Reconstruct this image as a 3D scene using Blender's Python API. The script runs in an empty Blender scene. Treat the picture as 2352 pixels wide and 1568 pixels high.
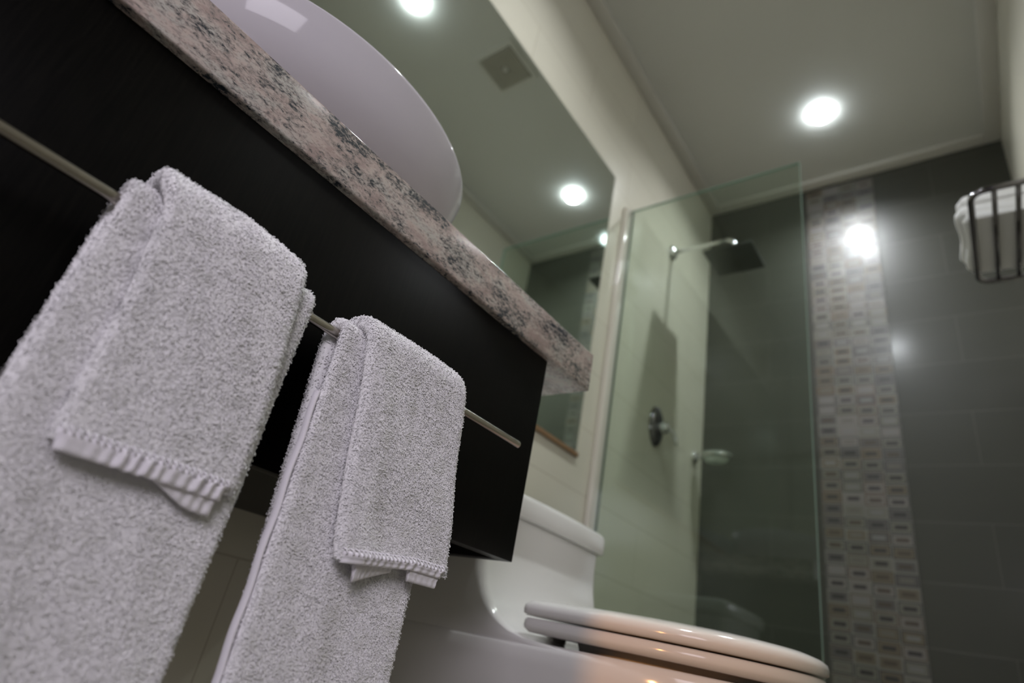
import bpy, bmesh, math, random
import numpy as np
from mathutils import Matrix, Vector

S = bpy.context.scene
COL = S.collection

# ------------------------------------------------------------------ camera, exposure, world
FPX = 1356.363
RW2C = np.array([[0.79330543, 0.57992104, 0.18535934],
                 [-0.13787575, 0.46767017, -0.87308355],
                 [-0.59300656, 0.66706536, 0.45096233]])
CAM = (0.8335, 0.0, 0.4311)
cd = bpy.data.cameras.new('camera'); cam = bpy.data.objects.new('camera', cd); COL.objects.link(cam)
cd.sensor_width = 36.0; cd.lens = FPX * 36.0 / 2352.0
cd.clip_start = 0.01
cd.dof.use_dof = True; cd.dof.focus_distance = 0.53; cd.dof.aperture_fstop = 3.4
xr, yd, zf = RW2C[0], RW2C[1], RW2C[2]
m = Matrix(((xr[0], -yd[0], -zf[0], CAM[0]), (xr[1], -yd[1], -zf[1], CAM[1]), (xr[2], -yd[2], -zf[2], CAM[2]), (0, 0, 0, 1)))
cam.matrix_world = m
S.camera = cam
S.view_settings.view_transform = 'Standard'
S.view_settings.look = 'None'
S.view_settings.gamma = 1.0
S.view_settings.use_curve_mapping = False
S.view_settings.exposure = 1.75
W = bpy.data.worlds.new('world'); S.world = W; W.use_nodes = True
W.node_tree.nodes['Background'].inputs[0].default_value = (0.80, 0.78, 0.92, 1)
W.node_tree.nodes['Background'].inputs[1].default_value = 0.03
LAMP_E = 365.0          # strength of the downlight diffusers
WARM_W = 26.0           # watts of the warm bedroom lamp
COOL_W = 1.9

# ------------------------------------------------------------------ measured layout (metres)
D = 2.157; WID = 1.0766; H = 2.4; REAR = -0.75
GX, GY, GZ = 0.5506, 1.3879, 1.8124
CTX, CTY0, CTY1, CTZ0, CTZ1 = 0.3964, -0.25, 0.6828, 0.7823, 0.8421
CBX, CBY1, CBZ0 = 0.3868, 0.5836, 0.5174
MY1, MZ0, MZ1 = 1.2799, 0.9036, 1.8863
BARX, BARZ = 0.43, 0.630

# ------------------------------------------------------------------ node helpers
def new_mat(name):
    m = bpy.data.materials.new(name); m.use_nodes = True
    nt = m.node_tree; b = nt.nodes['Principled BSDF']
    return m, nt, b

def simple(name, col, rough=0.5, metal=0.0, coat=0.0, spec=None, **kw):
    m, nt, b = new_mat(name)
    b.inputs['Base Color'].default_value = (*col, 1); b.inputs['Roughness'].default_value = rough
    b.inputs['Metallic'].default_value = metal; b.inputs['Coat Weight'].default_value = coat
    b.inputs['Coat Roughness'].default_value = 0.05
    if spec is not None: b.inputs['Specular IOR Level'].default_value = spec
    return m

def N(nt, t, **kw):
    n = nt.nodes.new(t)
    for k, v in kw.items(): setattr(n, k, v)
    return n

def L(nt, a, b): nt.links.new(a, b)

def math_n(nt, op, a, b=None, clamp=False):
    n = nt.nodes.new('ShaderNodeMath'); n.operation = op; n.use_clamp = clamp
    for i, v in enumerate((a, b)):
        if v is None: continue
        if isinstance(v, (int, float)): n.inputs[i].default_value = v
        else: nt.links.new(v, n.inputs[i])
    return n.outputs[0]

def mixc(nt, fac, c1, c2):
    n = nt.nodes.new('ShaderNodeMix'); n.data_type = 'RGBA'
    for s, v in ((0, fac), (6, c1), (7, c2)):
        if isinstance(v, (int, float)): n.inputs[s].default_value = v
        elif isinstance(v, tuple): n.inputs[s].default_value = (*v, 1) if len(v) == 3 else v
        else: nt.links.new(v, n.inputs[s])
    return n.outputs[2]

def ramp(nt, src, stops):
    n = nt.nodes.new('ShaderNodeValToRGB')
    e = n.color_ramp.elements
    while len(e) < len(stops): e.new(0.5)
    for i, (p, c) in enumerate(stops):
        e[i].position = p; e[i].color = (*c, 1) if len(c) == 3 else c
    nt.links.new(src, n.inputs[0]); return n.outputs[0]

def geo_pos(nt):
    return N(nt, 'ShaderNodeNewGeometry').outputs['Position']

def sep(nt, v):
    s = N(nt, 'ShaderNodeSeparateXYZ'); L(nt, v, s.inputs[0]); return s.outputs

def comb(nt, x, y, z):
    s = N(nt, 'ShaderNodeCombineXYZ')
    for i, v in enumerate((x, y, z)):
        if isinstance(v, (int, float)): s.inputs[i].default_value = v
        else: L(nt, v, s.inputs[i])
    return s.outputs[0]

def tile_wall(name, ax, c1, c2, mortar, rough, zoff, uoff=0.0, spec=0.5, vary=0.3, bw=0.60, bh=0.1735, gap=0.0016, bumpd=0.0004, coat=0.0):
    """long horizontal wall tiles, ax = which world axis runs along the wall"""
    m, nt, b = new_mat(name)
    p = sep(nt, geo_pos(nt))
    v = comb(nt, math_n(nt, 'ADD', p[ax], uoff), math_n(nt, 'SUBTRACT', p[2], zoff), 0.0)
    br = N(nt, 'ShaderNodeTexBrick'); br.offset = 0.5
    L(nt, v, br.inputs['Vector'])
    br.inputs['Color1'].default_value = (*c1, 1); br.inputs['Color2'].default_value = (*c2, 1)
    br.inputs['Mortar'].default_value = (*mortar, 1)
    br.inputs['Scale'].default_value = 1.0; br.inputs['Mortar Size'].default_value = gap
    br.inputs['Mortar Smooth'].default_value = 0.2
    br.inputs['Brick Width'].default_value = bw; br.inputs['Row Height'].default_value = bh
    nz = N(nt, 'ShaderNodeTexNoise'); nz.inputs['Scale'].default_value = 3.5; nz.inputs['Detail'].default_value = 5
    st = N(nt, 'ShaderNodeVectorMath', operation='MULTIPLY'); L(nt, v, st.inputs[0]); st.inputs[1].default_value = (0.6, 4.0, 1)
    L(nt, st.outputs[0], nz.inputs['Vector'])
    f = math_n(nt, 'MULTIPLY', nz.outputs[0], vary)
    colr = mixc(nt, f, br.outputs['Color'], tuple(x * 1.35 for x in c1))
    L(nt, colr, b.inputs['Base Color'])
    b.inputs['Roughness'].default_value = rough
    b.inputs['Specular IOR Level'].default_value = spec
    b.inputs['Coat Weight'].default_value = coat; b.inputs['Coat Roughness'].default_value = 0.17
    bp = N(nt, 'ShaderNodeBump'); bp.inputs['Distance'].default_value = bumpd; bp.inputs['Strength'].default_value = 0.6
    inv = math_n(nt, 'SUBTRACT', 1.0, br.outputs['Fac'])
    L(nt, inv, bp.inputs['Height']); L(nt, bp.outputs[0], b.inputs['Normal'])
    return m

M = {}
M['cream_tile'] = tile_wall('cream_tile', 1, (0.62, 0.59, 0.49), (0.60, 0.57, 0.475), (0.49, 0.45, 0.36), 0.22, 0.1215, 0.13, spec=0.45, vary=0.15)
M['cream_tile_x'] = tile_wall('cream_tile_x', 0, (0.62, 0.59, 0.49), (0.60, 0.57, 0.475), (0.49, 0.45, 0.36), 0.22, 0.1215, 0.13, spec=0.45, vary=0.15)
M['grey_tile'] = tile_wall('grey_tile', 0, (0.050, 0.050, 0.040), (0.044, 0.044, 0.035), (0.085, 0.082, 0.07), 0.40, 0.1215, 0.05, spec=0.55, vary=0.35, coat=0.45)
M['ceiling'] = simple('ceiling_paint', (0.545, 0.54, 0.49), 0.6)
M['cornice'] = simple('cornice_paint', (0.56, 0.54, 0.48), 0.6)
M['chrome'] = simple('chrome', (0.75, 0.75, 0.76), 0.08, 1.0)
M['dark_chrome'] = simple('dark_chrome', (0.20, 0.19, 0.20), 0.12, 1.0)
M['steel'] = simple('brushed_steel', (0.40, 0.37, 0.33), 0.20, 1.0)
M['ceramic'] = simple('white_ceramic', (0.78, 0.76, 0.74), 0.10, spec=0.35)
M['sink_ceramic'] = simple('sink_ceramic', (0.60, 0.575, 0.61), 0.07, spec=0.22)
M['seat_plastic'] = simple('seat_plastic', (0.76, 0.74, 0.71), 0.12, spec=0.35)
M['mirror'] = simple('mirror_silver', (0.86, 0.92, 0.88), 0.004, 1.0)
M['mirror_edge'] = simple('mirror_polished_edge', (0.80, 0.86, 0.82), 0.12, 1.0)
M['shadow_brown_trim'] = simple('shadow_brown_trim', (0.24, 0.14, 0.07), 0.4)  # brown of the shadow line below the mirror
M['white_profile'] = simple('white_profile', (0.66, 0.62, 0.54), 0.12, coat=1.0)
M['seal'] = simple('grey_seal', (0.10, 0.12, 0.11), 0.4)
M['vent_plastic'] = simple('vent_plastic', (0.54, 0.53, 0.47), 0.5)
M['vent_dark'] = simple('vent_recess', (0.10, 0.09, 0.07), 0.8)
M['vent_louvre'] = simple('vent_louvre', (0.42, 0.40, 0.33), 0.6)
M['towel_weave'] = simple('towel_flat_weave', (0.84, 0.81, 0.85), 0.8)
M['dark_metal'] = simple('dark_plate_metal', (0.05, 0.055, 0.05), 0.4, 0.6)
M['rubber'] = simple('rubber_nozzles', (0.05, 0.05, 0.05), 0.7)

# terry cotton
def terry(name, base):
    m, nt, b = new_mat(name)
    nz = N(nt, 'ShaderNodeTexNoise'); nz.inputs['Scale'].default_value = 260; nz.inputs['Detail'].default_value = 2
    L(nt, geo_pos(nt), nz.inputs['Vector'])
    c = ramp(nt, nz.outputs[0], [(0.3, tuple(x * 0.95 for x in base)), (0.7, base)])
    L(nt, c, b.inputs['Base Color']); b.inputs['Roughness'].default_value = 0.85
    b.inputs['Specular IOR Level'].default_value = 0.06
    return m
M['terry'] = terry('terry_cotton', (0.965, 0.95, 0.955))

# espresso veneer
m_, nt, b = new_mat('espresso_veneer')
p = geo_pos(nt)
st = N(nt, 'ShaderNodeVectorMath', operation='MULTIPLY'); L(nt, p, st.inputs[0]); st.inputs[1].default_value = (40, 40, 2.2)
nz = N(nt, 'ShaderNodeTexNoise'); nz.inputs['Scale'].default_value = 12; nz.inputs['Detail'].default_value = 6; L(nt, st.outputs[0], nz.inputs['Vector'])
L(nt, ramp(nt, nz.outputs[0], [(0.35, (0.0020, 0.0019, 0.0016)), (0.62, (0.0038, 0.0035, 0.0028)), (0.8, (0.006, 0.0054, 0.004))]), b.inputs['Base Color'])
b.inputs['Roughness'].default_value = 0.34; b.inputs['Specular IOR Level'].default_value = 0.08
M['veneer'] = m_

# granite
m_, nt, b = new_mat('speckled_granite')
p = geo_pos(nt)
rot = N(nt, 'ShaderNodeMapping'); L(nt, p, rot.inputs[0]); rot.inputs['Rotation'].default_value = (0.75, 0.2, 0.1); rot.inputs['Scale'].default_value = (1, 0.62, 1.25)
def noise(scale, detail, rough=0.6, dist=0.0, vec=None, off=0.0):
    n = N(nt, 'ShaderNodeTexNoise'); n.inputs['Scale'].default_value = scale; n.inputs['Detail'].default_value = detail
    n.inputs['Roughness'].default_value = rough; n.inputs['Distortion'].default_value = dist
    ad = N(nt, 'ShaderNodeVectorMath', operation='ADD'); L(nt, vec or rot.outputs[0], ad.inputs[0]); ad.inputs[1].default_value = (off, off * 1.7, off * 0.3)
    L(nt, ad.outputs[0], n.inputs['Vector']); return n.outputs[0]
clusters = noise(30, 5, 0.62, 0.3)
specks = noise(250, 5, 0.72, 0.4, off=3.1)
fine = noise(420, 2, 0.6, 0.2, off=7.7)
base = ramp(nt, noise(38, 3, 0.6, 0.3, off=5.0), [(0.36, (0.40, 0.31, 0.28)), (0.5, (0.52, 0.43, 0.385)), (0.64, (0.50, 0.475, 0.43))])
d1 = math_n(nt, 'ADD', math_n(nt, 'MULTIPLY', clusters, 0.85), math_n(nt, 'MULTIPLY', specks, 1.0))
dark = ramp(nt, d1, [(0.0, (0, 0, 0)), (1.0, (0, 0, 0))])
rm = N(nt, 'ShaderNodeMapRange'); L(nt, d1, rm.inputs[0]); rm.inputs[1].default_value = 0.985; rm.inputs[2].default_value = 1.09
rm2 = N(nt, 'ShaderNodeMapRange'); L(nt, d1, rm2.inputs[0]); rm2.inputs[1].default_value = 0.86; rm2.inputs[2].default_value = 1.0; rm2.inputs[4].default_value = 0.75
fm = N(nt, 'ShaderNodeMapRange'); L(nt, fine, fm.inputs[0]); fm.inputs[1].default_value = 0.56; fm.inputs[2].default_value = 0.66; fm.inputs[4].default_value = 0.55
c = mixc(nt, rm2.outputs[0], base, (0.22, 0.20, 0.185))
c = mixc(nt, fm.outputs[0], c, (0.28, 0.22, 0.19))
c = mixc(nt, rm.outputs[0], c, (0.030, 0.038, 0.048))
L(nt, c, b.inputs['Base Color']); b.inputs['Roughness'].default_value = 0.12; b.inputs['Coat Weight'].default_value = 0.2
M['granite'] = m_

# mosaic of concentric rectangles
m_, nt, b = new_mat('mosaic_tile')
p = sep(nt, geo_pos(nt))
CW, CH = 0.0612, 0.0385
cx = math_n(nt, 'DIVIDE', math_n(nt, 'SUBTRACT', p[0], 0.415), CW)
ci = math_n(nt, 'FLOOR', cx)
cz = math_n(nt, 'ADD', math_n(nt, 'DIVIDE', p[2], CH), math_n(nt, 'MULTIPLY', ci, 0.12))
zi = math_n(nt, 'FLOOR', cz)
u = math_n(nt, 'ABSOLUTE', math_n(nt, 'SUBTRACT', math_n(nt, 'FRACT', cx), 0.5))
v = math_n(nt, 'ABSOLUTE', math_n(nt, 'SUBTRACT', math_n(nt, 'FRACT', cz), 0.5))
# distance in mm to the tile edge
du = math_n(nt, 'MULTIPLY', math_n(nt, 'SUBTRACT', 0.5, u), CW * 1000)
dv = math_n(nt, 'MULTIPLY', math_n(nt, 'SUBTRACT', 0.5, v), CH * 1000)
dm = math_n(nt, 'MINIMUM', du, dv)
wn = N(nt, 'ShaderNodeTexWhiteNoise'); wn.noise_dimensions = '3D'; L(nt, comb(nt, ci, zi, 0.0), wn.inputs['Vector'])
wn2 = N(nt, 'ShaderNodeTexWhiteNoise'); wn2.noise_dimensions = '3D'; L(nt, comb(nt, ci, zi, 4.0), wn2.inputs['Vector'])
wn3 = N(nt, 'ShaderNodeTexWhiteNoise'); wn3.noise_dimensions = '3D'; L(nt, comb(nt, ci, zi, 9.0), wn3.inputs['Vector'])
def const_ramp(src, stops):
    n = N(nt, 'ShaderNodeValToRGB'); n.color_ramp.interpolation = 'CONSTANT'; e = n.color_ramp.elements
    while len(e) < len(stops): e.new(0.5)
    for i, (pp, cc) in enumerate(stops): e[i].position = pp; e[i].color = (*cc, 1)
    L(nt, src, n.inputs[0]); return n.outputs[0]
ca = const_ramp(wn.outputs[0], [(0, (0.28, 0.26, 0.23)), (0.22, (0.03, 0.028, 0.032)), (0.5, (0.12, 0.08, 0.045)), (0.72, (0.06, 0.06, 0.055)), (0.88, (0.14, 0.07, 0.04))])
cb = const_ramp(wn2.outputs[0], [(0, (0.25, 0.24, 0.20)), (0.35, (0.30, 0.27, 0.25)), (0.6, (0.15, 0.14, 0.13)), (0.8, (0.20, 0.165, 0.11))])
cc = const_ramp(wn3.outputs[0], [(0, (0.05, 0.045, 0.045)), (0.45, (0.11, 0.085, 0.06)), (0.65, (0.30, 0.29, 0.28)), (0.85, (0.22, 0.20, 0.17))])
def step(x, t): return math_n(nt, 'GREATER_THAN', x, t)
c = mixc(nt, step(dm, 1.7), (0.30, 0.29, 0.26), ca)
c = mixc(nt, step(dm, 4.6), c, cb)
c = mixc(nt, step(dm, 13.5), c, cc)
c = mixc(nt, 0.42, c, (0.012, 0.011, 0.009))
L(nt, c, b.inputs['Base Color'])
rgh = math_n(nt, 'ADD', 0.34, math_n(nt, 'MULTIPLY', wn2.outputs[0], 0.16))
L(nt, rgh, b.inputs['Roughness']); b.inputs['Specular IOR Level'].default_value = 0.6
b.inputs['Coat Weight'].default_value = 0.35; b.inputs['Coat Roughness'].default_value = 0.22
bp = N(nt, 'ShaderNodeBump'); bp.inputs['Distance'].default_value = 0.0003; bp.inputs['Strength'].default_value = 0.3
L(nt, math_n(nt, 'MINIMUM', dm, 4.0), bp.inputs['Height']); L(nt, bp.outputs[0], b.inputs['Normal'])
M['mosaic'] = m_

# floor tile
m_, nt, b = new_mat('floor_tile')
br = N(nt, 'ShaderNodeTexBrick'); br.offset = 0.0; L(nt, geo_pos(nt), br.inputs['Vector'])
br.inputs['Color1'].default_value = (0.20, 0.19, 0.15, 1); br.inputs['Color2'].default_value = (0.18, 0.17, 0.135, 1); br.inputs['Mortar'].default_value = (0.08, 0.075, 0.06, 1)
br.inputs['Scale'].default_value = 1; br.inputs['Brick Width'].default_value = 0.3; br.inputs['Row Height'].default_value = 0.3; br.inputs['Mortar Size'].default_value = 0.002
L(nt, br.outputs[0], b.inputs['Base Color']); b.inputs['Roughness'].default_value = 0.35
M['floor'] = m_

# thin pane glass: mostly clear with a green cast, mirror-like at grazing angles
def pane(name, tint, base=0.035):
    m = bpy.data.materials.new(name); m.use_nodes = True; nt = m.node_tree
    for n in list(nt.nodes): nt.nodes.remove(n)
    out = N(nt, 'ShaderNodeOutputMaterial'); tr = N(nt, 'ShaderNodeBsdfTransparent'); gl = N(nt, 'ShaderNodeBsdfGlossy')
    tr.inputs[0].default_value = (*tint, 1); gl.inputs['Roughness'].default_value = 0.01; gl.inputs[0].default_value = (0.9, 1.0, 0.95, 1)
    fr = N(nt, 'ShaderNodeFresnel'); g_ = N(nt, 'ShaderNodeNewGeometry')   # same reflectance from both faces of the pane
    L(nt, math_n(nt, 'ADD', math_n(nt, 'MULTIPLY', g_.outputs['Backfacing'], 1 / 1.5 - 1.5), 1.5), fr.inputs[0])
    mx = N(nt, 'ShaderNodeMixShader'); L(nt, fr.outputs[0], mx.inputs[0]); L(nt, tr.outputs[0], mx.inputs[1]); L(nt, gl.outputs[0], mx.inputs[2])
    L(nt, mx.outputs[0], out.inputs[0]); return m
M['glass'] = pane('shower_pane', (0.90, 0.945, 0.905))
M['glass_edge'] = simple('glass_green_edge', (0.30, 0.42, 0.35), 0.1, coat=0.5)
m_, nt, b = new_mat('clear_dish'); b.inputs['Base Color'].default_value = (0.75, 0.80, 0.72, 1); b.inputs['Roughness'].default_value = 0.15
b.inputs['Transmission Weight'].default_value = 0.6; M['dish'] = m_

def emit(name, col, e):
    m = bpy.data.materials.new(name); m.use_nodes = True; nt = m.node_tree
    for n in list(nt.nodes): nt.nodes.remove(n)
    out = N(nt, 'ShaderNodeOutputMaterial'); em = N(nt, 'ShaderNodeEmission'); em.inputs[0].default_value = (*col, 1); em.inputs[1].default_value = e
    L(nt, em.outputs[0], out.inputs[0]); return m
M['lamp'] = emit('lamp_diffuser', (0.93, 0.97, 1.0), LAMP_E)
M['halo_collar'] = emit('added_halo_collar', (0.84, 0.93, 1.0), LAMP_E * 0.026)  # weak glow of an added ring, standing in for lens bloom round the lamps

# ------------------------------------------------------------------ mesh helpers
def link_mesh(name, me, mat, parent=None, smooth=False, angle=None):
    me.materials.clear(); me.materials.append(mat)
    o = bpy.data.objects.new(name, me); COL.objects.link(o)
    if parent is not None: o.parent = parent
    if smooth:
        for p_ in me.polygons: p_.use_smooth = True
        if angle is not None:
            try: me.set_sharp_from_angle(angle=math.radians(angle))
            except Exception: pass
    return o

def from_bm(name, bm, mat, parent=None, smooth=False, angle=None):
    me = bpy.data.meshes.new(name); bmesh.ops.recalc_face_normals(bm, faces=bm.faces); bm.to_mesh(me); bm.free()
    return link_mesh(name, me, mat, parent, smooth, angle)

def box(bm, x0, x1, y0, y1, z0, z1, bev=0.0, seg=3):
    r = bmesh.ops.create_cube(bm, size=1.0)
    vs = r['verts']
    bmesh.ops.scale(bm, vec=(x1 - x0, y1 - y0, z1 - z0), verts=vs)
    bmesh.ops.translate(bm, vec=((x0 + x1) / 2, (y0 + y1) / 2, (z0 + z1) / 2), verts=vs)
    if bev > 0:
        es = list({e for v_ in vs for e in v_.link_edges})
        bmesh.ops.bevel(bm, geom=es, offset=bev, segments=seg, profile=0.5, affect='EDGES')

def box_obj(name, x0, x1, y0, y1, z0, z1, mat, parent=None, bev=0.0, seg=3):
    bm = bmesh.new(); box(bm, x0, x1, y0, y1, z0, z1, bev, seg)
    return from_bm(name, bm, mat, parent, bev > 0, 40)

def tube(bm, pts, r, seg=14, cap=True, closed=False):
    pts = [Vector(p_) for p_ in pts]; n = len(pts); rings = []
    rad = r if isinstance(r, (list, tuple)) else [r] * n
    prev = None
    for i in range(n):
        if closed: t = (pts[(i + 1) % n] - pts[i - 1]).normalized()
        else: t = (pts[min(i + 1, n - 1)] - pts[max(i - 1, 0)]).normalized()
        if prev is None:
            a = Vector((0, 0, 1)) if abs(t.z) < 0.9 else Vector((1, 0, 0))
            u_ = t.cross(a).normalized()
        else:
            u_ = (prev - t * prev.dot(t)).normalized()
        prev = u_; w_ = t.cross(u_)
        rings.append([bm.verts.new(pts[i] + (u_ * math.cos(2 * math.pi * k / seg) + w_ * math.sin(2 * math.pi * k / seg)) * rad[i]) for k in range(seg)])
    for i in range(n if closed else n - 1):
        A, B = rings[i], rings[(i + 1) % n]
        for k in range(seg): bm.faces.new((A[k], A[(k + 1) % seg], B[(k + 1) % seg], B[k]))
    if cap and not closed:
        bm.faces.new(rings[0]); bm.faces.new(rings[-1])

def loft(bm, rings, cap0=True, cap1=True):
    R_ = [[bm.verts.new(p_) for p_ in r] for r in rings]
    n = len(R_[0])
    for i in range(len(R_) - 1):
        for k in range(n): bm.faces.new((R_[i][k], R_[i][(k + 1) % n], R_[i + 1][(k + 1) % n], R_[i + 1][k]))
    if cap0: bm.faces.new(R_[0])
    if cap1: bm.faces.new(R_[-1])

def lathe(bm, prof, center, axis='Z', seg=48, cap=True):
    rings = []
    for (r, h) in prof:
        ring = []
        for k in range(seg):
            a = 2 * math.pi * k / seg; c_, s_ = r * math.cos(a), r * math.sin(a)
            d = {'Z': (c_, s_, h), 'X': (h, c_, s_), 'Y': (c_, h, s_)}[axis]
            ring.append((center[0] + d[0], center[1] + d[1], center[2] + d[2]))
        rings.append(ring)
    loft(bm, rings, cap, cap)

def empty(name, loc, label, cat, group=None):
    o = bpy.data.objects.new(name, None); o.empty_display_size = 0.05; COL.objects.link(o)
    o.location = loc; tag(o, label, cat, group); return o

def tag(o, label, cat, group=None):
    o['label'] = label; o['category'] = cat
    if group: o['group'] = group
    return o

def parent_keep(o, root):
    o.parent = root; o.matrix_parent_inverse = Matrix.Translation(root.location).inverted(); return o

def struct(o): o['kind'] = 'structure'; return o

# ------------------------------------------------------------------ the room
T = 0.1
struct(box_obj('floor', -T, WID + 1.4, REAR - 1.8, D + T, -T, 0, M['floor']))
struct(box_obj('wall_left', -T, 0, REAR, D, 0, H + 0.02, M['cream_tile']))
bm = bmesh.new(); box(bm, WID, WID + T, -0.10, D, 0, H + 0.02); box(bm, WID, WID + T, REAR, -0.10, 2.0, H + 0.02)
struct(from_bm('wall_right', bm, M['cream_tile']))      # the entrance is beside the viewer
struct(box_obj('wall_back', -T, WID + T, D, D + T, 0, H + 0.02, M['grey_tile']))
struct(box_obj('ceiling', -T, WID + 1.4, REAR - 1.8, D + T, H + 0.014, H + T, M['ceiling']))
# rear wall with the doorway the photographer stands in front of
bm = bmesh.new(); box(bm, -T, 0.64, REAR - T, REAR, 0, H + 0.014); box(bm, 0.64, WID + T, REAR - T, REAR, 2.0, H + 0.014)
struct(from_bm('wall_rear', bm, M['cream_tile_x']))
# cornice strips
def cornice(name, x0, x1, y0, y1, mat=None):
    return struct(box_obj(name, x0, x1, y0, y1, H, H + 0.014, M['cornice'], None, 0.003, 2))
cornice('trim_1', 0, 0.05, REAR, D)
cornice('trim_2', 0.05, WID - 0.05, D - 0.05, D)
cornice('trim_3', WID - 0.05, WID, REAR, D)
struct(box_obj('trim_4', 0.415, 0.415 + 4 * CW, D - 0.004, D, 0, 2.385, M['mosaic']))

# ------------------------------------------------------------------ ceiling downlights
def downlight(y, label, x=0.554):
    root = empty('ceiling_downlight', (x, y, H + 0.014), label, 'ceiling light', 'round recessed downlights')
    zc = H + 0.014
    bm = bmesh.new(); lathe(bm, [(0.0355, 0.0), (0.0355, -0.020), (0.0345, -0.024), (0.0330, -0.024), (0.0328, -0.002)], (0, 0, 0), cap=False)
    r = from_bm('glow_collar', bm, M['halo_collar'], root, True)  # added glowing ring, lights a bloom-like halo on the ceiling
    bm = bmesh.new(); lathe(bm, [(0.0326, -0.0030), (0.024, -0.0040), (0.015, -0.0044), (0.004, -0.0045)], (0, 0, 0), cap=True)
    d = from_bm('diffuser', bm, M['lamp'], root, True)
    return root
downlight(1.766, 'round glowing downlight in the ceiling in front of the grey shower wall')
downlight(0.648, 'round glowing downlight over the vanity, cut by the top edge in the mirror')

# exhaust vent
vr = empty('exhaust_vent', (0.428, 1.034, H + 0.014), 'square louvred exhaust vent in the ceiling, seen reflected in the mirror', 'vent')
bm = bmesh.new()
def sq_ring(bm, r0, r1, z0, z1, cx=0, cy=0):
    def ring(r, z): return [(cx - r, cy - r, z), (cx + r, cy - r, z), (cx + r, cy + r, z), (cx - r, cy + r, z)]
    loft(bm, [ring(r0, z0), ring(r0, z1), ring(r1, z1), ring(r1, z0), ring(r0, z0)], False, False)
sq_ring(bm, 0.076, 0.094, 0, -0.006)
from_bm('frame', bm, M['vent_plastic'], vr)
bm = bmesh.new(); box(bm, -0.076, 0.076, -0.076, 0.076, -0.002, 0)
from_bm('recess', bm, M['vent_dark'], vr)
bm = bmesh.new()
for k in range(7): sq_ring(bm, 0.0165 + k * 0.0085, 0.0215 + k * 0.0085, -0.002, -0.010)
from_bm('louvre', bm, M['vent_louvre'], vr)
bm = bmesh.new(); lathe(bm, [(0.012, -0.001), (0.012, -0.010), (0.008, -0.013), (0.002, -0.0135)], (0, 0, 0))
from_bm('centre_button', bm, M['vent_plastic'], vr, True)

# ------------------------------------------------------------------ mirror
mr = empty('wall_mirror', (0, 0.4, MZ0), 'large frameless wall mirror above the granite counter reflecting ceiling lights', 'mirror')
def rel(o, root): return parent_keep(o, root)
rel(box_obj('glass', 0.0005, 0.006, -0.45, MY1 - 0.012, MZ0 + 0.006, MZ1 - 0.010, M['mirror']), mr)
bm = bmesh.new()   # bevelled border, right and top
def quad(bm, *ps): bm.faces.new([bm.verts.new(p_) for p_ in ps])
y1, z1 = MY1, MZ1
quad(bm, (0.006, y1 - 0.012, MZ0 + 0.006), (0.006, y1 - 0.012, z1 - 0.010), (0.002, y1, z1), (0.002, y1, MZ0 + 0.006))
quad(bm, (0.006, -0.45, z1 - 0.010), (0.006, y1 - 0.012, z1 - 0.010), (0.002, y1, z1), (0.002, -0.45, z1))
quad(bm, (0.0, y1, MZ0 + 0.006), (0.002, y1, MZ0 + 0.006), (0.002, y1, z1), (0.0, y1, z1))
quad(bm, (0.0, -0.45, z1), (0.002, -0.45, z1), (0.002, y1, z1), (0.0, y1, z1))
rel(from_bm('bevelled_edge', bm, M['mirror_edge']), mr)
rel(box_obj('bottom_shadow_strip', 0.0, 0.009, -0.45, MY1, MZ0 - 0.006, MZ0 + 0.006, M['shadow_brown_trim'], None, 0.0012, 1), mr)  # thin strip coloured as the shadow along the mirror's lower edge

# ------------------------------------------------------------------ vanity: cabinet, counter
cb = empty('vanity_cabinet', (0.19, 0.17, CBZ0), 'near-black wood vanity cabinet floating under the granite countertop', 'cabinet')
bm = bmesh.new(); box(bm, 0.002, CBX - 0.019, CTY0 + 0.05, CBY1 - 0.001, CBZ0 + 0.012, CTZ0, 0.0008, 1)
rel(from_bm('carcass', bm, M['veneer'], None, True, 30), cb)
rel(box_obj('front_panel', CBX - 0.018, CBX, CTY0 + 0.05, CBY1, CBZ0, CTZ0, M['veneer'], None, 0.0010, 2), cb)
rel(box_obj('end_panel', 0.002, CBX - 0.0185, CBY1 - 0.018, CBY1, CBZ0, CTZ0, M['veneer'], None, 0.0010, 2), cb)

bm = bmesh.new(); box(bm, 0.001, CTX, CTY0, CTY1, CTZ0, CTZ1)
es = [e for e in bm.edges if (abs(e.verts[0].co.x - CTX) < 1e-5 and abs(e.verts[1].co.x - CTX) < 1e-5)]
bmesh.ops.bevel(bm, geom=es, offset=0.0032, segments=4, profile=0.5, affect='EDGES')
ct = from_bm('granite_countertop', bm, M['granite'], None, True, 30)
tag(ct, 'pinkish grey speckled granite countertop slab above the dark cabinet', 'countertop')

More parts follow.
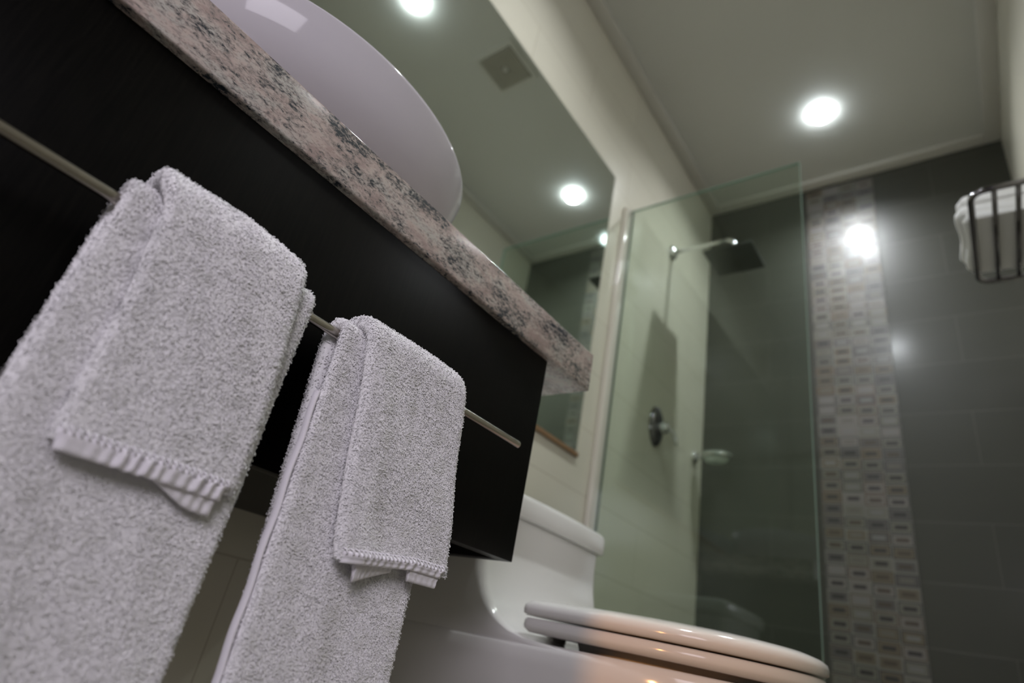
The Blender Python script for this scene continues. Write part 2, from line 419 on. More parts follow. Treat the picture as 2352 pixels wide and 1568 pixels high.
# ------------------------------------------------------------------ vessel sink
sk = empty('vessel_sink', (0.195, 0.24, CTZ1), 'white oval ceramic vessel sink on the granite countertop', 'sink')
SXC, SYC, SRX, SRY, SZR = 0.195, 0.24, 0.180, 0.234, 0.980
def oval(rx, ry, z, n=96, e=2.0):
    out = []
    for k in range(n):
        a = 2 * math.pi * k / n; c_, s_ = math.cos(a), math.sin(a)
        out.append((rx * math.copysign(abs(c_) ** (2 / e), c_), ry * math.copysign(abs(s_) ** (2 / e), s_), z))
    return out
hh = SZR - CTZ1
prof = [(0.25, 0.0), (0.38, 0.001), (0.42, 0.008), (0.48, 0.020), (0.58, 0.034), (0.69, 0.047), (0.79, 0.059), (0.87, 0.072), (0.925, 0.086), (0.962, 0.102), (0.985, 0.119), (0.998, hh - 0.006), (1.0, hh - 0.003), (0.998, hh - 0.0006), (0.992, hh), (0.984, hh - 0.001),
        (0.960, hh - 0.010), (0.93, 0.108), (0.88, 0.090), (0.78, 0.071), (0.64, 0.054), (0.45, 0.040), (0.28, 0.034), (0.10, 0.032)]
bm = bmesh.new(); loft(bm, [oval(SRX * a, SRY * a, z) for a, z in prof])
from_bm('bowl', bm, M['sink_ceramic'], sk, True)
bm = bmesh.new(); lathe(bm, [(0.022, 0.033), (0.022, 0.036), (0.016, 0.037), (0.004, 0.0355)], (0, 0, 0))
from_bm('drain', bm, M['chrome'], sk, True)

# ------------------------------------------------------------------ towel rail
tr_ = empty('towel_bar', (BARX, 0.15, BARZ), 'thin brushed steel towel rail across the dark cabinet front', 'towel rail')
bm = bmesh.new(); tube(bm, [(0, -0.33, 0), (0, 0.3495, 0), (0, 0.350, 0)], [0.0042, 0.0042, 0.0036], 20)
from_bm('rail', bm, M['steel'], tr_, True, 40)
for yy in (-0.25, 0.17):
    bm = bmesh.new(); tube(bm, [(CBX - BARX, yy, 0), (-0.002, yy, 0)], 0.0038, 12)
    lathe(bm, [(0.011, CBX - BARX), (0.011, CBX - BARX + 0.003), (0.006, CBX - BARX + 0.005)], (0, yy, 0), 'X', 20)
    from_bm('bracket', bm, M['steel'], tr_, True, 40)

# ------------------------------------------------------------------ towels
rng = np.random.default_rng(7)

def smoothstep(a, b_, x):
    t = np.clip((x - a) / (b_ - a), 0, 1); return t * t * (3 - 2 * t)

def towel_layer(name, parent, y0, y1, rc, th, zf_end, zb_end, bulge, strands, edge_r=None, seed=1, yshift=None, taper=None, rz=None, ztilt=0.0):
    """A folded slab of terry draped over the rail. rc: distance of its middle from the rail axis, th: thickness."""
    R_ = rc
    front_len = BARZ - zf_end; back_len = BARZ - zb_end
    arc = math.pi * R_
    tot = front_len + arc + back_len
    ds = 0.0035; ns = int(tot / ds)
    s = np.linspace(0, tot, ns + 1)
    # path centre (x, z) and outward normal (nx, nz)
    ang = np.clip((s - front_len) / R_, 0, math.pi)
    px = BARX + R_ * np.cos(ang); pz = BARZ + (rz or R_) * np.sin(ang)
    fr = s < front_len; bk = s > front_len + arc
    pz = np.where(fr, zf_end + s, pz); pz = np.where(bk, BARZ - (s - front_len - arc), pz)
    nx, nz_ = np.cos(ang), np.sin(ang)
    # cross-section ring in (w: across y, n: outward normal), rounded ends
    er = th / 2
    half = (y1 - y0) / 2; yc = (y0 + y1) / 2
    ring_w, ring_n = [], []
    nflat = int((2 * half) / 0.0035)
    for k in range(nflat + 1): ring_w.append(-half + er + (2 * half - 2 * er) * k / nflat); ring_n.append(er)
    for k in range(1, 8): a = math.pi / 2 - math.pi * k / 8; ring_w.append(half - er + er * math.cos(a)); ring_n.append(er * math.sin(a))
    for k in range(nflat + 1): ring_w.append(half - er - (2 * half - 2 * er) * k / nflat); ring_n.append(-er)
    for k in range(1, 8): a = -math.pi / 2 - math.pi * k / 8; ring_w.append(-half + er + er * math.cos(a)); ring_n.append(er * math.sin(a))
    w = np.array(ring_w); n = np.array(ring_n); nr = len(w)
    Wg, Sg = np.meshgrid(w, s); Ng, _ = np.meshgrid(n, s)
    PX = np.repeat(px[:, None], nr, 1); PZ = np.repeat(pz[:, None], nr, 1); NX = np.repeat(nx[:, None], nr, 1); NZ = np.repeat(nz_[:, None], nr, 1)
    side = (Sg - front_len - arc / 2)            # negative on the front flap
    # taper ends of the slab
    endf = np.minimum(smoothstep(0, 0.006, Sg) * 0.55 + 0.45, smoothstep(0, 0.006, tot - Sg) * 0.55 + 0.45)
    Nn = Ng * endf
    outer = (Ng > -er * 0.2)
    disp = bulge(Wg, PZ, side < 0, Wg / half) 
    Nn = Nn + disp
    Yg = yc + Wg
    if yshift is not None: Yg = Yg + yshift(PZ, side < 0)
    if taper is not None: Yg = Yg + taper(PZ, Wg / half)
    Zt = ztilt * np.clip(-Wg / half, -0.3, 1) * smoothstep(0.57, 0.47, PZ) * (side < 0)
    V = np.stack([PX + NX * Nn, Yg, PZ + NZ * Nn - Zt], -1)     # (ns+1, nr, 3)
    ny_ = np.where(np.abs(Wg) > half - er, (np.abs(Wg) - (half - er)) / er * np.sign(Wg), 0)
    nn_ = np.sqrt(np.clip(1 - ny_ ** 2, 0, 1)) * np.sign(Ng + 1e-9)
    NRM = np.stack([NX * nn_, ny_, NZ * nn_], -1)
    verts = V.reshape(-1, 3)
    i = np.arange(ns)[:, None] * nr; k = np.arange(nr)[None, :]; k2 = (k + 1) % nr
    faces = np.stack([i + k, i + k2, i + nr + k2, i + nr + k], -1).reshape(-1, 4)
    vlist = [verts]; flist = [faces]
    # end caps as strips between opposite points
    nb = len(verts)
    # ---- loops of yarn
    if strands > 0:
        r = np.random.default_rng(seed)
        A = V[:-1, :, :]; du = np.roll(V, -1, 1)[:-1] - A; dv_ = V[1:] - A
        area = np.linalg.norm(np.cross(du, dv_), axis=-1)
        # keep loops off surfaces never seen (inner face of the slab)
        vis = np.where(n[None, :] >= 0, 1.0, 0.12) * np.ones_like(area)
        wgt = (area * vis).ravel(); cs = np.cumsum(wgt); tot_a = cs[-1]
        cnt = int(strands * tot_a)
        pick = np.searchsorted(cs, r.random(cnt) * tot_a); pick = np.clip(pick, 0, len(wgt) - 1)
        ri, ki = pick // nr, pick % nr
        fu, fv = r.random(cnt)[:, None], r.random(cnt)[:, None]
        P0 = A[ri, ki] + du[ri, ki] * fu + dv_[ri, ki] * fv
        n0 = NRM[ri, ki] * (1 - fu) + NRM[ri, (ki + 1) % nr] * fu; n0 /= np.linalg.norm(n0, axis=1, keepdims=True) + 1e-9
        down = V[ri, ki] - V[ri + 1, ki]; down /= np.linalg.norm(down, axis=1, keepdims=True) + 1e-9
        down[ki < 0] *= 1
        lat = np.cross(n0, down)
        # coherent lay direction plus scatter
        ph = 0.9 * np.sin(P0[:, 1] * 190 + P0[:, 2] * 60) + 0.8 * np.sin(P0[:, 2] * 230 - P0[:, 1] * 90) + r.normal(0, 0.75, cnt)
        lay = down * np.cos(ph)[:, None] + lat * np.sin(ph)[:, None]
        ln = r.uniform(0.0012, 0.0026, cnt)[:, None]; up = (r.uniform(0.0006, 0.0013, cnt) + (r.random(cnt) < 0.06) * 0.0011)[:, None]
        side_v = np.cross(n0, lay)
        tt = np.array([0.0, 0.33, 0.68, 1.0]); hgt = np.array([-0.2, 0.65, 1.0, 0.9]); rad = np.array([0.00033, 0.00039, 0.00036, 0.00022])
        curl = r.normal(0, 0.25, cnt)[:, None]
        rings = []
        for t_, h_, rr in zip(tt, hgt, rad):
            c0 = P0 + lay * ln * (t_ - 0.35) + n0 * up * h_ + side_v * ln * curl * t_ * t_
            for a in (0, 2 * math.pi / 3, 4 * math.pi / 3):
                rings.append(c0 + (side_v * math.cos(a) + n0 * math.sin(a)) * rr)
        SV = np.stack(rings, 1)      # cnt, 12, 3
        own = []
        for _ in range(4):
            for a in (0, 2 * math.pi / 3, 4 * math.pi / 3): own.append(side_v * math.cos(a) + n0 * math.sin(a))
        SN = np.stack(own, 1) * 1.0 + n0[:, None, :]
        SN /= np.linalg.norm(SN, axis=-1, keepdims=True)
        strand_normals = SN.reshape(-1, 3)
        sf = []
        for g in range(3):
            for a in range(3):
                sf.append((g * 3 + a, g * 3 + (a + 1) % 3, g * 3 + 3 + (a + 1) % 3, g * 3 + 3 + a))
        sf = np.array(sf)[None] + (nb + np.arange(cnt) * 12)[:, None, None]
        vlist.append(SV.reshape(-1, 3)); flist.append(sf.reshape(-1, 4))
    Vv = np.concatenate(vlist); F = np.concatenate(flist).astype(np.int32)
    me = bpy.data.meshes.new(name)
    me.vertices.add(len(Vv)); me.vertices.foreach_set('co', Vv.astype(np.float32).ravel())
    # end caps
    c0 = np.arange(nr)[::-1]; c1 = ns * nr + np.arange(nr)
    nl = F.size + 2 * nr
    me.loops.add(nl); me.loops.foreach_set('vertex_index', np.concatenate([F.ravel(), c0, c1]).astype(np.int32))
    st_ = np.concatenate([np.arange(len(F)) * 4, [F.size, F.size + nr]]).astype(np.int32)
    me.polygons.add(len(F) + 2); me.polygons.foreach_set('loop_start', st_)
    me.polygons.foreach_set('use_smooth', np.ones(len(F) + 2, bool))
    me.update(calc_edges=True); me.validate()
    if strands > 0:
        vn = np.empty(len(Vv) * 3, np.float32); me.vertices.foreach_get('normal', vn); vn = vn.reshape(-1, 3)
        vn[len(verts):] = strand_normals          # pile fibres scatter light like the cloth they stand on
        me.normals_split_custom_set_from_vertices(vn.tolist())
    o = link_mesh(name, me, M['terry']); rel(o, parent)
    def surf(sw, z, extra=0.0):     # point on the outer face of the front flap
        return None
    return o, dict(V=V, s=s, front_len=front_len, nflat=nflat)

STR = 2.1e6     # loops per square metre

def hem(name, parent, info, ripple, drop, lip, amp_, back=(0, 0), span=(0, 1), stitch=True):
    """flat woven border at the end of the front flap, puckered by its stitching"""
    V = info['V']; nflat = info['nflat']
    edge = V[1, :nflat + 1]         # bottom row of the outer face
    n = len(edge)
    edge = edge[int(span[0] * (n - 1)):int(span[1] * (n - 1)) + 1]; n = len(edge)
    fine = 8
    t = np.linspace(0, n - 1, (n - 1) * fine + 1)
    E_ = np.stack([np.interp(t, np.arange(n), edge[:, j]) for j in range(3)], 1)
    if span[0] == 0:      # turn round the near corner of the fold
        d0 = E_[0] - E_[3]; d0 /= np.linalg.norm(d0)
        E_ = np.concatenate([[E_[0] + d0 * 0.0050 * q + np.array([-0.003 * q * q, 0, 0]) for q in (1.0, 0.75, 0.5, 0.25)], E_])
    yy = E_[:, 1]
    fq = (yy - yy.min()) / (yy.max() - yy.min())
    wob = amp_ * (np.sin(yy * 2 * math.pi / ripple + 0.9 * np.sin(yy * 95)) + 0.35 * np.sin(yy * 2 * math.pi / (ripple * 1.9) + 1.0)) * (0.75 + 0.45 * np.sin(yy * 140 + 2)) * smoothstep(0.10, 0.24, fq)
    rows = []
    for j, (dz, dx, amp) in enumerate([(0.003, 0.0010, 0.1), (0.0012, 0.0026, 0.5), (-0.0015, 0.0030, 1.0), (-drop * 0.4, 0.0022, 1.2), (-drop * 0.75, 0.0022, 1.0), (-drop, 0.0018, 0.7), (-drop - 0.0008, 0.0008, 0.5), (-drop, -0.0006, 0.5),
                                    (-drop * 0.5, -0.0012, 0.6), (0.0, -0.0020, 0.2), (0.003, -0.002, 0.1)]):
        y_in = (yy - yy.mean()) * (1 - 0.05 * (dz < 0)) + yy.mean()
        ln_ = lip(( yy - yy.min()) / (yy.max() - yy.min()))
        rows.append(np.stack([E_[:, 0] + dx + wob * amp + back[0], y_in, E_[:, 2] + dz * (0.8 + 0.4 * ln_) + 0.25 * wob * amp + back[1] * np.clip(ln_, 0, 1)], 1))
    bm = bmesh.new()
    vv = [[bm.verts.new(p_) for p_ in row] for row in rows]
    m_ = len(rows)
    for i in range(m_):
        for k in range(len(yy) - 1):
            bm.faces.new((vv[i][k], vv[(i + 1) % m_][k], vv[(i + 1) % m_][k + 1], vv[i][k + 1]))
    bm.faces.new([v_[0] for v_ in vv]); bm.faces.new([v_[-1] for v_ in reversed(vv)])
    o = from_bm(name, bm, M['towel_weave'], None, True); rel(o, parent)
    if not stitch: return o
    # chain of stitched loops above the border
    bm = bmesh.new()
    stp = ripple * 0.5
    y = yy.min() + 0.002
    while y < yy.max() - 0.002:
        x = np.interp(y, yy, E_[:, 0]); z = np.interp(y, yy, E_[:, 2])
        tube(bm, [(x + 0.001, y - 0.0016, z + 0.0042), (x + 0.0040, y - 0.0006, z + 0.0036), (x + 0.0044, y + 0.0010, z + 0.0012), (x + 0.0018, y + 0.0020, z - 0.0008)], [0.0004, 0.0006, 0.0006, 0.0004], 6)
        y += stp
    o2 = from_bm('stitching', bm, M['towel_weave'], None, True); rel(o2, o)
    return o

# left towel
def b_inner1(w, z, front, wn): return 0.0012 * np.sin(w * 90 + z * 12) * front + 0.0010 * np.sin(z * 40 + 1) * front
def b_outer1(w, z, front, wn):
    d = 0.0016 * np.sin(w * 60 + 1.2) + 0.0016 * np.sin(z * 34 + w * 20)
    return d * front
t1 = empty('hanging_towel', (BARX, 0.13, BARZ), 'larger left white terry towel folded over the rail, nearest the viewer', 'towel', 'white terry towels on the rail')
towel_layer('inner_fold', t1, 0.062, 0.203, 0.0095, 0.0095, 0.285, 0.30, b_inner1, STR, seed=11)
o_, inf1 = towel_layer('outer_fold', t1, 0.073, 0.186, 0.0215, 0.0125, 0.482, 0.52, b_outer1, STR, seed=12, rz=0.031,
    taper=lambda z, q: 0.010 * smoothstep(0.65, 0.49, z) * (q + 1) / 2 + (0.010 * smoothstep(0.656, 0.625, z) + 0.005 * smoothstep(0.62, 0.56, z)) * (1 - q) / 2)
hem('hem', t1, inf1, 0.0080, 0.0085, lambda q: q * 0 + 0.5, 0.0016)
hem('hem', t1, inf1, 0.0070, 0.0080, lambda q: smoothstep(0.0, 0.8, q), 0.0004, (-0.0035, -0.0085), (0.42, 0.985), False)

# right towel
def b_inner2(w, z, front, wn):
    return (0.0020 * np.sin(w * 70 + z * 10 + 2) + 0.0040 * np.exp(-((wn + 0.25) / 0.22) ** 2) * smoothstep(0.52, 0.42, z)
            - 0.0060 * np.exp(-((wn - 0.25) / 0.28) ** 2) * smoothstep(0.50, 0.42, z)) * front
def b_outer2(w, z, front, wn):
    ridge = 0.0040 * np.exp(-((wn + 0.72) / 0.20) ** 2) * smoothstep(0.65, 0.60, z)
    dent = -0.0045 * np.exp(-(((wn + 0.12) / 0.45) ** 2 + ((z - 0.500) / 0.022) ** 2))
    crease = -0.0016 * np.exp(-((wn + 0.05 - (z - 0.58) * 1.5) / 0.10) ** 2) * smoothstep(0.52, 0.56, z) * smoothstep(0.64, 0.60, z)
    lipb = 0.0030 * smoothstep(0.485, 0.470, z)
    return (ridge + dent + crease + lipb + 0.0010 * np.sin(z * 60 + w * 40)) * front
t2 = empty('hanging_towel', (BARX, 0.31, BARZ), 'smaller right white terry towel folded over the rail near its free end', 'towel', 'white terry towels on the rail')
towel_layer('inner_fold', t2, 0.237, 0.379, 0.0095, 0.0095, 0.285, 0.30, b_inner2, STR, seed=21,
            yshift=lambda z, f: np.where(f, 0.003 * smoothstep(0.60, 0.35, z), -0.002 + 0.017 * np.clip((0.62 - z) / 0.25, 0, 1.3)))
o_, inf2 = towel_layer('outer_fold', t2, 0.253, 0.373, 0.0215, 0.0125, 0.470, 0.53, b_outer2, STR, seed=22, rz=0.0205,
    yshift=lambda z, f: 0.030 * (0.645 - z) / 0.17, ztilt=0.007)
hem('hem', t2, inf2, 0.0085, 0.0050, lambda q: q * 0 + 0.5, 0.0010)
hem('hem', t2, inf2, 0.0060, 0.0080, lambda q: 1 - 0.8 * q, 0.0008, (-0.0065, -0.0080), (0.12, 0.52), False)
hem('hem', t2, inf2, 0.0070, 0.0065, lambda q: q * 0 + 1.0, 0.0003, (-0.0035, -0.0055), (0.66, 0.985), False)
# flat selvage running down the near edge of the long layer
bm = bmesh.new()
rows = []
for i in range(40):
    z = 0.575 - (0.575 - 0.287) * i / 39
    y = 0.2345 + 0.003 * float(smoothstep(0.60, 0.35, np.array(z))) + 0.0006 * math.sin(z * 120)
    rows.append([(BARX + 0.0065, y + 0.001, z), (BARX + 0.0065, y - 0.0012, z), (BARX + 0.0080, y - 0.0022, z), (BARX + 0.0125, y - 0.0014, z), (BARX + 0.0135, y - 0.0002, z), (BARX + 0.0125, y + 0.001, z)])
loft(bm, rows)
rel(from_bm('selvage', bm, M['towel_weave'], None, True), t2)

# ------------------------------------------------------------------ toilet
TY = 0.87; TH = 0.172; TX1 = 0.662
def dshape(x0, x1, xs, hw, z, n_side=10, n_arc=28, rb=0.02, yc=TY, e=2.25):
    """plan outline: square back with rounded corners, straight sides to xs, rounded front at x1"""
    pts = []
    for k in range(7):
        a = math.pi / 2 * k / 6; pts.append((x0 + rb - rb * math.sin(math.pi / 2 - a + 0), yc - hw + rb - rb * math.cos(math.pi / 2 - a), z) if False else (x0 + rb - rb * math.cos(a), yc - hw + rb - rb * math.sin(a), z))
    for k in range(1, n_side + 1): pts.append((x0 + rb + (xs - x0 - rb) * k / n_side, yc - hw, z))
    for k in range(1, n_arc):
        a = -math.pi / 2 + math.pi * k / n_arc; c_, s_ = math.cos(a), math.sin(a)
        pts.append((xs + (x1 - xs) * abs(c_) ** (2 / e), yc + hw * math.copysign(abs(s_) ** (2 / e), s_), z))
    for k in range(n_side, -1, -1): pts.append((x0 + rb + (xs - x0 - rb) * k / n_side, yc + hw, z))
    for k in range(5, -1, -1):
        a = math.pi / 2 * k / 6; pts.append((x0 + rb - rb * math.cos(a), yc + hw - rb + rb * math.sin(a), z))
    return pts
to = empty('toilet', (0.33, TY, 0), 'white one-piece ceramic toilet with closed lid beyond the vanity', 'toilet')
bm = bmesh.new()
rings = [dshape(0.02, 0.50, 0.36, 0.105, 0.0), dshape(0.02, 0.50, 0.36, 0.105, 0.05), dshape(0.015, 0.51, 0.36, 0.110, 0.15), dshape(0.012, 0.55, 0.37, 0.128, 0.26),
         dshape(0.008, 0.615, 0.38, 0.154, 0.335), dshape(0.006, 0.643, 0.385, 0.166, 0.375), dshape(0.006, 0.652, 0.39, 0.1695, 0.395), dshape(0.006, 0.655, 0.39, 0.171, 0.415),
         dshape(0.006, 0.655, 0.39, 0.1715, 0.432), dshape(0.006, 0.653, 0.39, 0.1695, 0.4385), dshape(0.007, 0.648, 0.39, 0.166, 0.4415), dshape(0.02, 0.62, 0.39, 0.145, 0.4418), dshape(0.05, 0.56, 0.36, 0.10, 0.4418)]
loft(bm, rings)
rel(from_bm('bowl', bm, M['ceramic'], None, True, 60), to)
# tank flowing down into the rim
def tank_ring(xf, hw, z, rf=0.028, rb=0.01, x0=0.006):
    pts = []
    def arc(cx, cy, r, a0, a1, n=8):
        for k in range(n + 1):
            a = a0 + (a1 - a0) * k / n; pts.append((cx + r * math.cos(a), cy + r * math.sin(a), z))
    arc(x0 + rb, TY - hw + rb, rb, math.pi, 1.5 * math.pi)
    for k in range(1, 6): pts.append((x0 + rb + (xf - rf - x0 - rb) * k / 6, TY - hw, z))
    arc(xf - rf, TY - hw + rf, rf, -math.pi / 2, 0)
    for k in range(1, 8): pts.append((xf + 0.006 * math.sin(math.pi * k / 8), TY - hw + rf + (2 * hw - 2 * rf) * k / 8, z))
    arc(xf - rf, TY + hw - rf, rf, 0, math.pi / 2)
    for k in range(5, 0, -1): pts.append((x0 + rb + (xf - rf - x0 - rb) * k / 6, TY + hw, z))
    arc(x0 + rb, TY + hw - rb, rb, math.pi / 2, math.pi)
    return pts
bm = bmesh.new()
tp = [(0.425, 0.436, .1695), (0.385, 0.4408, .1700), (0.348, 0.4436, .1703), (0.322, 0.449, .1706), (0.303, 0.4565, .1708), (0.288, 0.465, .171), (0.275, 0.476, .171), (0.264, 0.489, .1712), (0.255, 0.504, .1714), (0.248, 0.522, .1716), (0.243, 0.545, .172), (0.240, 0.575, .1725), (0.240, 0.612, .173)]
loft(bm, [tank_ring(x, hw, z, 0.014 if z < .52 else 0.016) for x, z, hw in tp])
rel(from_bm('tank', bm, M['ceramic'], None, True, 60), to)
bm = bmesh.new()
def lid_ring(off, z): return tank_ring(0.252 + off, 0.180 + off, z, 0.02, 0.01, 0.004)
loft(bm, [lid_ring(-0.008, 0.613), lid_ring(-0.001, 0.614), lid_ring(0.0, 0.617), lid_ring(0.0, 0.640), lid_ring(-0.002, 0.646), lid_ring(-0.007, 0.6505), lid_ring(-0.03, 0.6525)])
rel(from_bm('tank_lid', bm, M['ceramic'], None, True, 50), to)
# seat and lid
def so(off, z, x0=0.325, tilt=0.0, x1=0.657):
    pts = dshape(x0 - off * 0.6, x1 + off, 0.42, 0.167 + off, z, rb=0.014, e=2.2)
    return [(a, b_, c_ + tilt * (a - 0.45)) for a, b_, c_ in pts]
bm = bmesh.new()
TL = -0.012
loft(bm, [so(-0.075, 0.4425, tilt=0), so(-0.072, 0.4505, tilt=TL), so(-0.008, 0.4510, tilt=TL), so(-0.001, 0.4555, tilt=TL), so(0.0, 0.459, tilt=TL), so(-0.001, 0.4655, tilt=TL), so(-0.004, 0.468, tilt=TL), so(-0.03, 0.4685, tilt=TL)])
rel(from_bm('seat', bm, M['seat_plastic'], None, True, 60), to)
bm = bmesh.new()
loft(bm, [so(-0.02, 0.4705, tilt=TL), so(-0.002, 0.4708, tilt=TL), so(0.002, 0.473, tilt=TL), so(0.0025, 0.479, tilt=TL), so(0.001, 0.4845, tilt=TL), so(-0.005, 0.4885, tilt=TL), so(-0.02, 0.4925, tilt=TL), so(-0.06, 0.4965, tilt=TL), so(-0.11, 0.4985, tilt=TL, x1=0.64)])
rel(from_bm('lid', bm, M['seat_plastic'], None, True, 60), to)
for sgn in (-1, 1):
    bm = bmesh.new(); box(bm, 0.285, 0.330, TY + sgn * 0.07 - 0.02, TY + sgn * 0.07 + 0.02, 0.4418, 0.462, 0.005, 3)
    rel(from_bm('hinge', bm, M['seat_plastic'], None, True, 40), to)
bm = bmesh.new(); lathe(bm, [(0.020, 0.652), (0.020, 0.655), (0.016, 0.657), (0.003, 0.6575)], (0.12, TY, 0))
rel(from_bm('flush_button', bm, M['chrome'], None, True), to)

# ------------------------------------------------------------------ shower screen
gr = empty('shower_screen', (0.3, GY, 0), 'clear frameless glass shower screen fixed to the cream wall', 'shower screen')
rel(box_obj('glass_pane', 0.012, GX, GY - 0.004, GY + 0.004, 0.02, GZ, M['glass']), gr)
bm = bmesh.new(); box(bm, GX, GX + 0.0012, GY - 0.004, GY + 0.004, 0.02, GZ); box(bm, 0.012, GX + 0.0012, GY - 0.004, GY + 0.004, GZ, GZ + 0.0012)
rel(from_bm('polished_edge', bm, M['glass_edge']), gr)
rel(box_obj('wall_channel', 0.0, 0.018, GY - 0.030, GY + 0.0055, 0.0, GZ + 0.004, M['white_profile'], None, 0.003, 3), gr)
rel(box_obj('seal_strip', 0.006, 0.022, GY + 0.0056, GY + 0.0086, 0.0, GZ, M['seal']), gr)

# shower arm and head
sh = empty('rain_shower', (0, 1.755, 1.900), 'square chrome rain shower head on a long arm from the cream wall', 'shower head')
bm = bmesh.new(); lathe(bm, [(0.030, 0.0), (0.030, 0.005), (0.024, 0.014), (0.012, 0.022)], (0, 0, 0), 'X', 32)
from_bm('wall_flange', bm, M['chrome'], sh, True)
bm = bmesh.new()
pts = [(0.01, 0, 0), (0.20, 0, 0.0)] + [(0.215 + 0.03 * math.sin(a), 0, -0.03 + 0.03 * math.cos(a)) for a in (0.2, 0.5, 0.8, 1.1, 1.35, 1.57)] + [(0.245, 0, -0.060)]
tube(bm, pts, 0.0068, 16)
from_bm('arm', bm, M['chrome'], sh, True)
bm = bmesh.new(); lathe(bm, [(0.010, -0.050), (0.015, -0.060), (0.017, -0.070), (0.013, -0.080), (0.022, -0.088)], (0.245, 0, 0))
from_bm('swivel_joint', bm, M['chrome'], sh, True)
bm = bmesh.new(); box(bm, 0.158, 0.330, -0.080, 0.080, -0.098, -0.088, 0.003, 2)
pl = from_bm('head_plate', bm, M['dark_metal'], sh, True, 40)
bm = bmesh.new()
for i in range(9):
    for j in range(9):
        lathe(bm, [(0.0028, -0.0982), (0.0022, -0.1005)], (0.172 + i * 0.018, -0.066 + j * 0.0165, 0), seg=8)
from_bm('nozzles', bm, M['rubber'], pl)

# mixer valve
mv = empty('shower_valve', (0, 1.734, 1.165), 'oval chrome shower mixer valve with a lever on the cream wall', 'shower valve')
bm = bmesh.new()
def ovx(ry, rz, x): return [(x, ry * math.cos(2 * math.pi * k / 48), rz * math.sin(2 * math.pi * k / 48)) for k in range(48)]
loft(bm, [ovx(.048, .070, 0), ovx(.048, .070, .004), ovx(.044, .066, .010), ovx(.033, .052, .015), ovx(.005, .008, .015)])
from_bm('cover_plate', bm, M['dark_chrome'], mv, True)
bm = bmesh.new(); lathe(bm, [(0.020, 0.010), (0.020, 0.032), (0.017, 0.040), (0.010, 0.046), (0.003, 0.048)], (0, 0.004, -0.006), 'X', 32)
kn = from_bm('knob', bm, M['chrome'], mv, True)
bm = bmesh.new(); tube(bm, [(0.036, 0.006, -0.008), (0.052, 0.016, -0.014), (0.064, 0.020, -0.034), (0.068, 0.021, -0.060)], [0.006, 0.005, 0.0055, 0.005], 12)
from_bm('lever', bm, M['chrome'], kn, True)

# soap dish
sd = empty('soap_dish', (0, 2.075, 1.172), 'chrome soap dish holder with clear dish beside the grey shower wall', 'soap dish')
bm = bmesh.new(); lathe(bm, [(0.024, 0.0), (0.024, 0.006), (0.018, 0.012), (0.011, 0.014)], (0, 0, 0.005), 'X', 28)
from_bm('wall_rosette', bm, M['chrome'], sd, True)
bm = bmesh.new(); ring = [(0.085 + 0.050 * math.cos(2 * math.pi * k / 32), 0.042 * math.sin(2 * math.pi * k / 32), 0.004) for k in range(32)]
tube(bm, ring, 0.0045, 10, closed=True); tube(bm, [(0.008, 0, 0.004), (0.036, 0, 0.004)], 0.007, 12)
from_bm('holder_ring', bm, M['chrome'], sd, True)
bm = bmesh.new()
def ovz(a, z): return [(0.085 + 0.050 * a * math.cos(2 * math.pi * k / 40), 0.042 * a * math.sin(2 * math.pi * k / 40), z) for k in range(40)]
loft(bm, [ovz(0.5, -0.016), ovz(0.75, -0.014), ovz(0.88, -0.004), ovz(1.12, 0.010), ovz(1.13, 0.013), ovz(1.08, 0.013), ovz(0.84, -0.001), ovz(0.70, -0.010), ovz(0.2, -0.011)])
from_bm('dish', bm, M['dish'], sd, True)

# ------------------------------------------------------------------ towel rack on the right wall, folded towel on it
RZ = 1.55; RX0, RX1, RY0, RY1 = 0.9115, WID, 1.375, 1.765
rk = empty('towel_rack', (WID, 1.57, RZ), 'dark chrome wire towel rack high on the right wall', 'towel rack')
bm = bmesh.new()
rc_ = 0.03; pts = [(RX1 - 0.002, RY0, RZ)]
for k in range(7): a = math.pi / 2 * k / 6; pts.append((RX0 + rc_ - rc_ * math.sin(a), RY0 + rc_ - rc_ * math.cos(a), RZ))
for k in range(7): a = math.pi / 2 * k / 6; pts.append((RX0 + rc_ - rc_ * math.cos(a), RY1 - rc_ + rc_ * math.sin(a), RZ))
pts.append((RX1 - 0.002, RY1, RZ)); tube(bm, pts, 0.0070, 14)
rel(from_bm('outer_rail', bm, M['dark_chrome'], None, True), rk)
for xx in (0.955, 0.998, 1.041):
    bm = bmesh.new(); tube(bm, [(xx, RY0, RZ), (xx, RY1, RZ)], 0.0055, 12); rel(from_bm('rod', bm, M['dark_chrome'], None, True), rk)
for yy in (RY0 + 0.05, RY1 - 0.05):
    bm = bmesh.new(); tube(bm, [(WID - 0.001, yy, RZ + 0.005), (WID - 0.03, yy, RZ - 0.002), (WID - 0.055, yy, RZ - 0.05), (WID - 0.05, yy, RZ - 0.10)], 0.005, 12)
    lathe(bm, [(0.016, 0.0), (0.016, -0.006), (0.010, -0.010)], (WID, yy, RZ + 0.005), 'X', 20)
    rel(from_bm('wall_bracket', bm, M['dark_chrome'], None, True), rk)
bm = bmesh.new(); tube(bm, [(WID - 0.05, RY0 + 0.0, RZ - 0.10), (WID - 0.05, RY1, RZ - 0.10)], 0.0055, 14)
rel(from_bm('lower_bar', bm, M['dark_chrome'], None, True), rk)

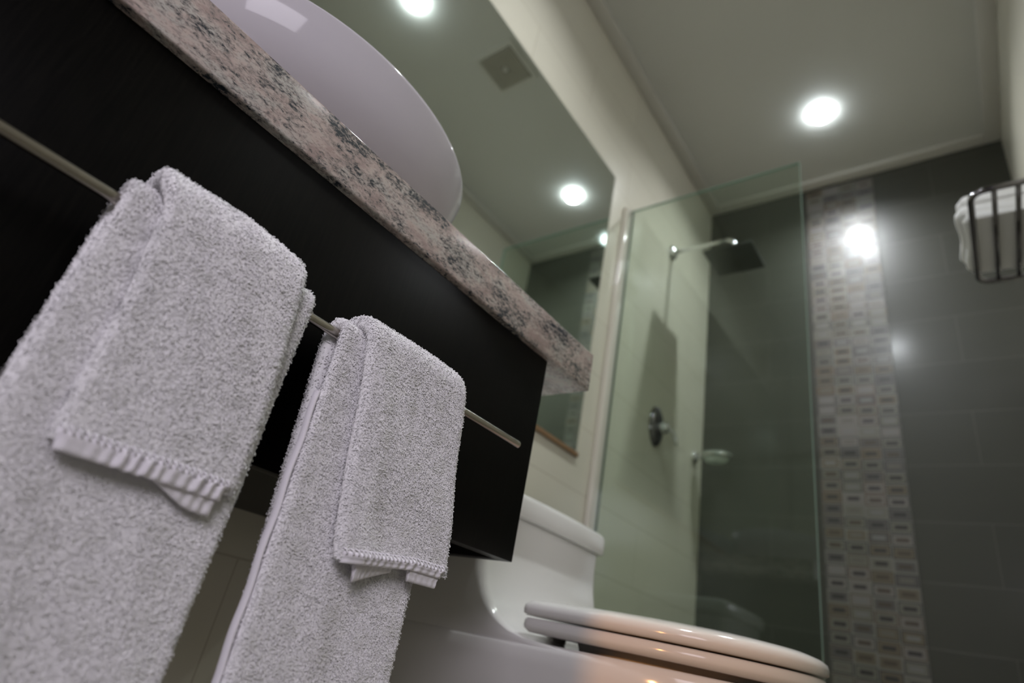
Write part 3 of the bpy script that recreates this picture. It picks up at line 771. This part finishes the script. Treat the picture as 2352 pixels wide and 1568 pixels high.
ft = empty('folded_towel', (0.98, 1.55, RZ + 0.006), 'white folded bath towel lying on the dark wire rack', 'towel')
bm = bmesh.new()
def slab(x0, x1, y0, y1, z0, z1, rr):
    # rounded fold along the outer long side
    prof_ = []
    for k in range(9): a = -math.pi / 2 - math.pi * k / 8; prof_.append((x0 + rr + rr * math.cos(a), (z0 + z1) / 2 + (z1 - z0) / 2 * math.sin(a) * -1 * -1))
    prof_ += [(x1, z1), (x1, z0)]
    rings = []
    for i in range(13):
        t = i / 12; yy = y0 + (y1 - y0) * t; w_ = 0.004 * math.sin(t * 7 + x0 * 90)
        sh_ = 0.012 * (1 - math.sqrt(max(0, 1 - (2 * t - 1) ** 8)))
        rings.append([(a + w_ + sh_, yy, b_) for a, b_ in prof_])
    loft(bm, rings)
slab(0.893, 1.060, 1.485, 1.73, RZ + 0.0078, RZ + 0.030, 0.012)
slab(0.882, 1.060, 1.490, 1.72, RZ + 0.031, RZ + 0.058, 0.013)
slab(0.888, 1.060, 1.487, 1.725, RZ + 0.059, RZ + 0.085, 0.012)
rel(from_bm('folds', bm, M['terry'], None, True, 70), ft)

# ------------------------------------------------------------------ bedroom light beyond the doorway
def aim(o, target): o.rotation_euler = (Vector(target) - o.location).to_track_quat('-Z', 'Y').to_euler()
ld = bpy.data.lights.new('bedroom_lamp', 'SPOT'); ld.energy = WARM_W; ld.color = (1.0, 0.45, 0.14); ld.shadow_soft_size = 0.02
ld.spot_size = math.radians(12); ld.spot_blend = 0.12
lo = bpy.data.objects.new('bedroom_lamp', ld); COL.objects.link(lo); lo.location = (0.825, -2.05, 0.75); aim(lo, (0.60, 0.85, 0.255))
ld = bpy.data.lights.new('bedroom_panel_light', 'AREA'); ld.energy = COOL_W; ld.color = (0.94, 0.88, 1.0); ld.shape = 'RECTANGLE'; ld.size = 0.80; ld.size_y = 0.60
ld.spread = math.radians(120)
lo = bpy.data.objects.new('bedroom_panel_light', ld); COL.objects.link(lo); lo.location = (1.45, -0.95, 1.22); aim(lo, (0.46, 0.25, 0.52))
